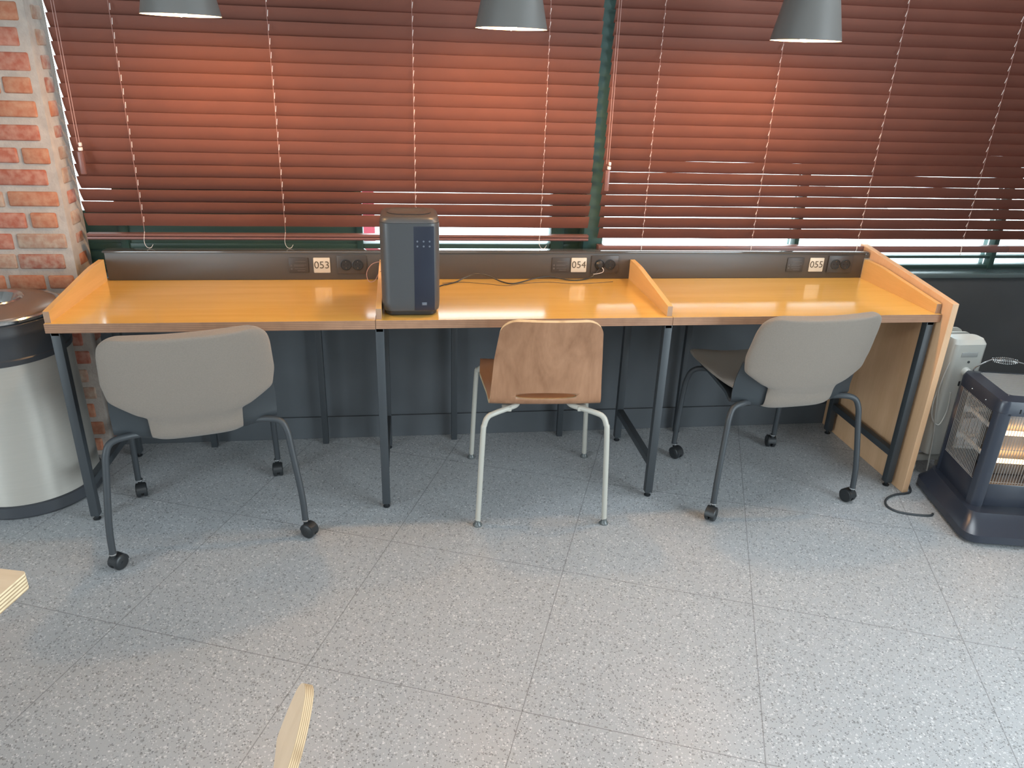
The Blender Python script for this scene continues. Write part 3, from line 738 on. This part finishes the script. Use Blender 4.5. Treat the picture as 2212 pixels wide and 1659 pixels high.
# posts
for cx, cy in ((0,0),(S,0),(0,S),(S,S)):
    sx = 1 if cx == 0 else -1; sy = 1 if cy == 0 else -1
    b = MB(); b.prism([(cx,cy+sy*.028),(cx+sx*.006,cy+sy*.010),(cx+sx*.014,cy+sy*.003),(cx+sx*.030,cy),(cx+sx*.045,cy),(cx+sx*.045,cy+sy*.012),(cx+sx*.02,cy+sy*.03),(cx+sx*.012,cy+sy*.030)], ZB, .458, 2, MT['heat'])
    b.build('corner_post', parent=ht, angle=50)
b = MB()
o1 = [(x+S/2, y+S/2) for x, y in rrect(S,S,.035)]; o2 = [(x+S/2, y+S/2) for x, y in rrect(S-.012,S-.012,.032)]; o3 = [(x+S/2, y+S/2) for x, y in rrect(S-.085,S-.085,.02)]
o4 = [(x+S/2, y+S/2) for x, y in rrect(S-.02,S-.02,.032)]
k = b.mi(MT['heat'])
loft([(o4,.452),(o1,.452),(o1,.488),(o2,.502),(o3,.512),(o3,.500),(o4,.470),(o4,.452)], MT['heat'], b, False, False).build('top_frame', parent=ht, angle=50)
b = MB()
x0, x1 = .043, S-.043
b.tube([(x0,x0,.509),(x1,x0,.509),(x1,x1,.509),(x0,x1,.509),(x0,x0,.509)], .002, MT['wire'], 6)
nw = 22
for i in range(nw): yy = x0 + (x1-x0)*(i+.5)/nw; b.tube([(x0,yy,.510),(x1,yy,.510)], .0020, MT['wire'], 5)
b.build('top_grille', parent=ht)
b = MB(); b.box(.03, S-.03, .03, S-.03, .455, .459, MT['heat']); b.build('top_reflector', parent=ht, smooth=False)
b = MB(); b.box(.01, S-.01, .01, S-.01, .07, .18, MT['heat'], .004); b.build('lower_housing', parent=ht)
b = MB(); b.box(.085, S-.085, .085, S-.085, .18, .452, MT['reflector'], .01); b.build('reflector_core', parent=ht)
def side(kind, on):
    # a face grille with two horizontal quartz tubes behind it
    def P(a, dpt, z): return {'left': (dpt, a, z), 'front': (a, dpt, z), 'right': (S-dpt, a, z), 'back': (a, S-dpt, z)}[kind]
    b = MB()
    for i in range(22):
        a = .048 + (S-.096)*i/21; b.tube([P(a,.014,.455),P(a,.004,.449),P(a,.004,.185),P(a,.014,.178)], .0013, MT['wire'], 5)
    for z in (.44,.32,.19): b.tube([P(.045,.006,z),P(S-.045,.006,z)], .0013, MT['wire'], 5)
    b.build('side_grille', parent=ht)
    for z in (.255,.365):
        tb_ = MB().tube([P(.04,.05,z),P(S-.04,.05,z)], .0085, MT['tube_on' if on else 'tube_off'], 14).build('quartz_tube', parent=ht)
        for a, c in ((.03,.045),(S-.045,S-.03)): MB().tube([P(a,.05,z),P(c,.05,z)], .013, MT['white'], 14).build('tube_holder', parent=tb_)
side('left', False); side('front', True); side('right', False); side('back', False)
b = MB(); b.tube([(.043,.295,.495),(.043,.285,.52),(.075,.268,.556),(.085,.265,.560)], .0028, MT['chrome'], 8, smooth=4)
b.tube([(.165,.25,.562),(.20,.24,.553),(.262,.225,.515),(.262,.222,.500)], .0022, MT['chrome'], 8, smooth=4)
b.tube([(.08,.266,.560),(.168,.249,.562)], .0022, MT['chrome'], 8)
hd = b.build('handle', parent=ht)
b = MB(); pts = []
for i in range(0, 12*14+1):
    a = 2*PI*i/12; f = i/(12*14); r = .006+.0065*math.sin(PI*f); c = Vector((.082,.266,.560)).lerp(Vector((.166,.249,.562)), f)
    pts.append(c + Vector((.15,1,0)).normalized()*r*math.cos(a) + Vector((0,0,1))*r*math.sin(a))
b.tube(pts, .0011, MT['chrome'], 5); b.build('spring_grip', parent=hd)
b = MB()
for q in range(6): b.box(.07+q*.014, .074+q*.014, -.0012, .001, .463, .478, MT['slot'])
b.build('vent_slots', parent=ht, smooth=False)
b = MB()
for yy in (.09,.19): b.lathe([(.0001,-.003),(.0025,-.002),(.003,0)], MT['chrome'], 10, (0,yy,.470), 'X')
b.build('screws', parent=ht)

# ------------------------------------------------------------------ oil radiator
rd = thing('oil_radiator', 'white oil filled radiator standing behind the end panel and black heater', 'radiator', (3.165,.10,0))
for i in range(6):
    y = .075 + i*.052; b = MB(); pts = [(x+.078, z+.345) for x, z in rrect(.150,.50,.035,8)]
    b.prism(pts, y-.004, y+.004, 1, MT['radw'])
    b.box(.015,.05,y-.016,y+.016,.13,.56,MT['radw'],.012); b.box(.105,.14,y-.016,y+.016,.13,.56,MT['radw'],.012); b.box(.06,.096,y-.013,y+.013,.13,.56,MT['radw'],.010)
    b.build('fin', parent=rd, angle=40)
b = MB(); b.tube([(.078,.05,.16),(.078,.36,.16)], .018, MT['radw'], 16); b.tube([(.078,.05,.53),(.078,.36,.53)], .018, MT['radw'], 16); b.build('oil_pipe', parent=rd)
cb = loft([([(x+.085, y+.018) for x, y in rrect(.125,.07,.02)],.10),([(x+.085, y+.018) for x, y in rrect(.135,.075,.02)],.14),([(x+.085, y+.018) for x, y in rrect(.140,.08,.022)],.575),([(x+.085, y+.024) for x, y in rrect(.125,.065,.02)],.592)], MT['radw']).build('control_box', parent=rd)
MB().box(.050,.118,-.0235,-.020,.525,.545,mat('grey_inset', (.40,.41,.40), .5),.001).build('handle_recess', parent=cb)
kb = MB().lathe([(.0001,-.040),(.014,-.040),(.0165,-.036),(.018,-.022),(.020,-.021)], MT['radw'], 28, (.086,0,.465), 'Y'); kb.box(.0835,.0885,-.045,-.038,.450,.480,MT['radw'],.002); kb.build('thermostat_knob', parent=cb)
MB().lathe([(.005,-.0215),(.005,-.024),(.0001,-.024)], MT['clearpl'], 14, (.088,0,.505), 'Y').build('indicator_light', parent=cb)
MB().box(.07,.105,-.025,-.020,.405,.425,MT['blackpl'],.002).build('rocker_switch', parent=cb)
b = MB(); b.tube([(.012,-.005,.42),(-.006,-.012,.34),(.0,-.02,.27),(.03,-.03,.24),(.05,-.028,.30),(.045,-.026,.38)], .0028, MT['radw'], 8, smooth=8)
b.tube([(.018,-.01,.50),(-.002,-.018,.40),(.004,-.026,.30),(.02,-.03,.20),(.03,-.03,.10),(.035,-.03,.03)], .0028, MT['radw'], 8, smooth=8); b.build('mains_lead', parent=rd)
for y in (.04,.34):
    b = MB(); b.box(.0,.156,y-.01,y+.01,.045,.075,MT['radw'],.004); ft = b.build('foot', parent=rd)
    for x in (.012,.144): MB().lathe([(.0001,-.009),(.020,-.009),(.0225,-.006),(.0225,.006),(.020,.009),(.0001,.009)], MT['radw'], 24, (x,y,.0225), 'X').build('castor', parent=ft)

cord('mains_cable', 'dark cable looping on the floor between the end panel and the black heater', [(3.09,.02,.006),(3.06,-.04,.0045),(2.985,-.055,.0045),(2.93,-.085,.0045),(2.905,-.13,.0045),(2.925,-.172,.0045),(2.975,-.195,.0045),(3.03,-.205,.0045),(3.05,-.195,.0045)], .0042, MT['steel'])
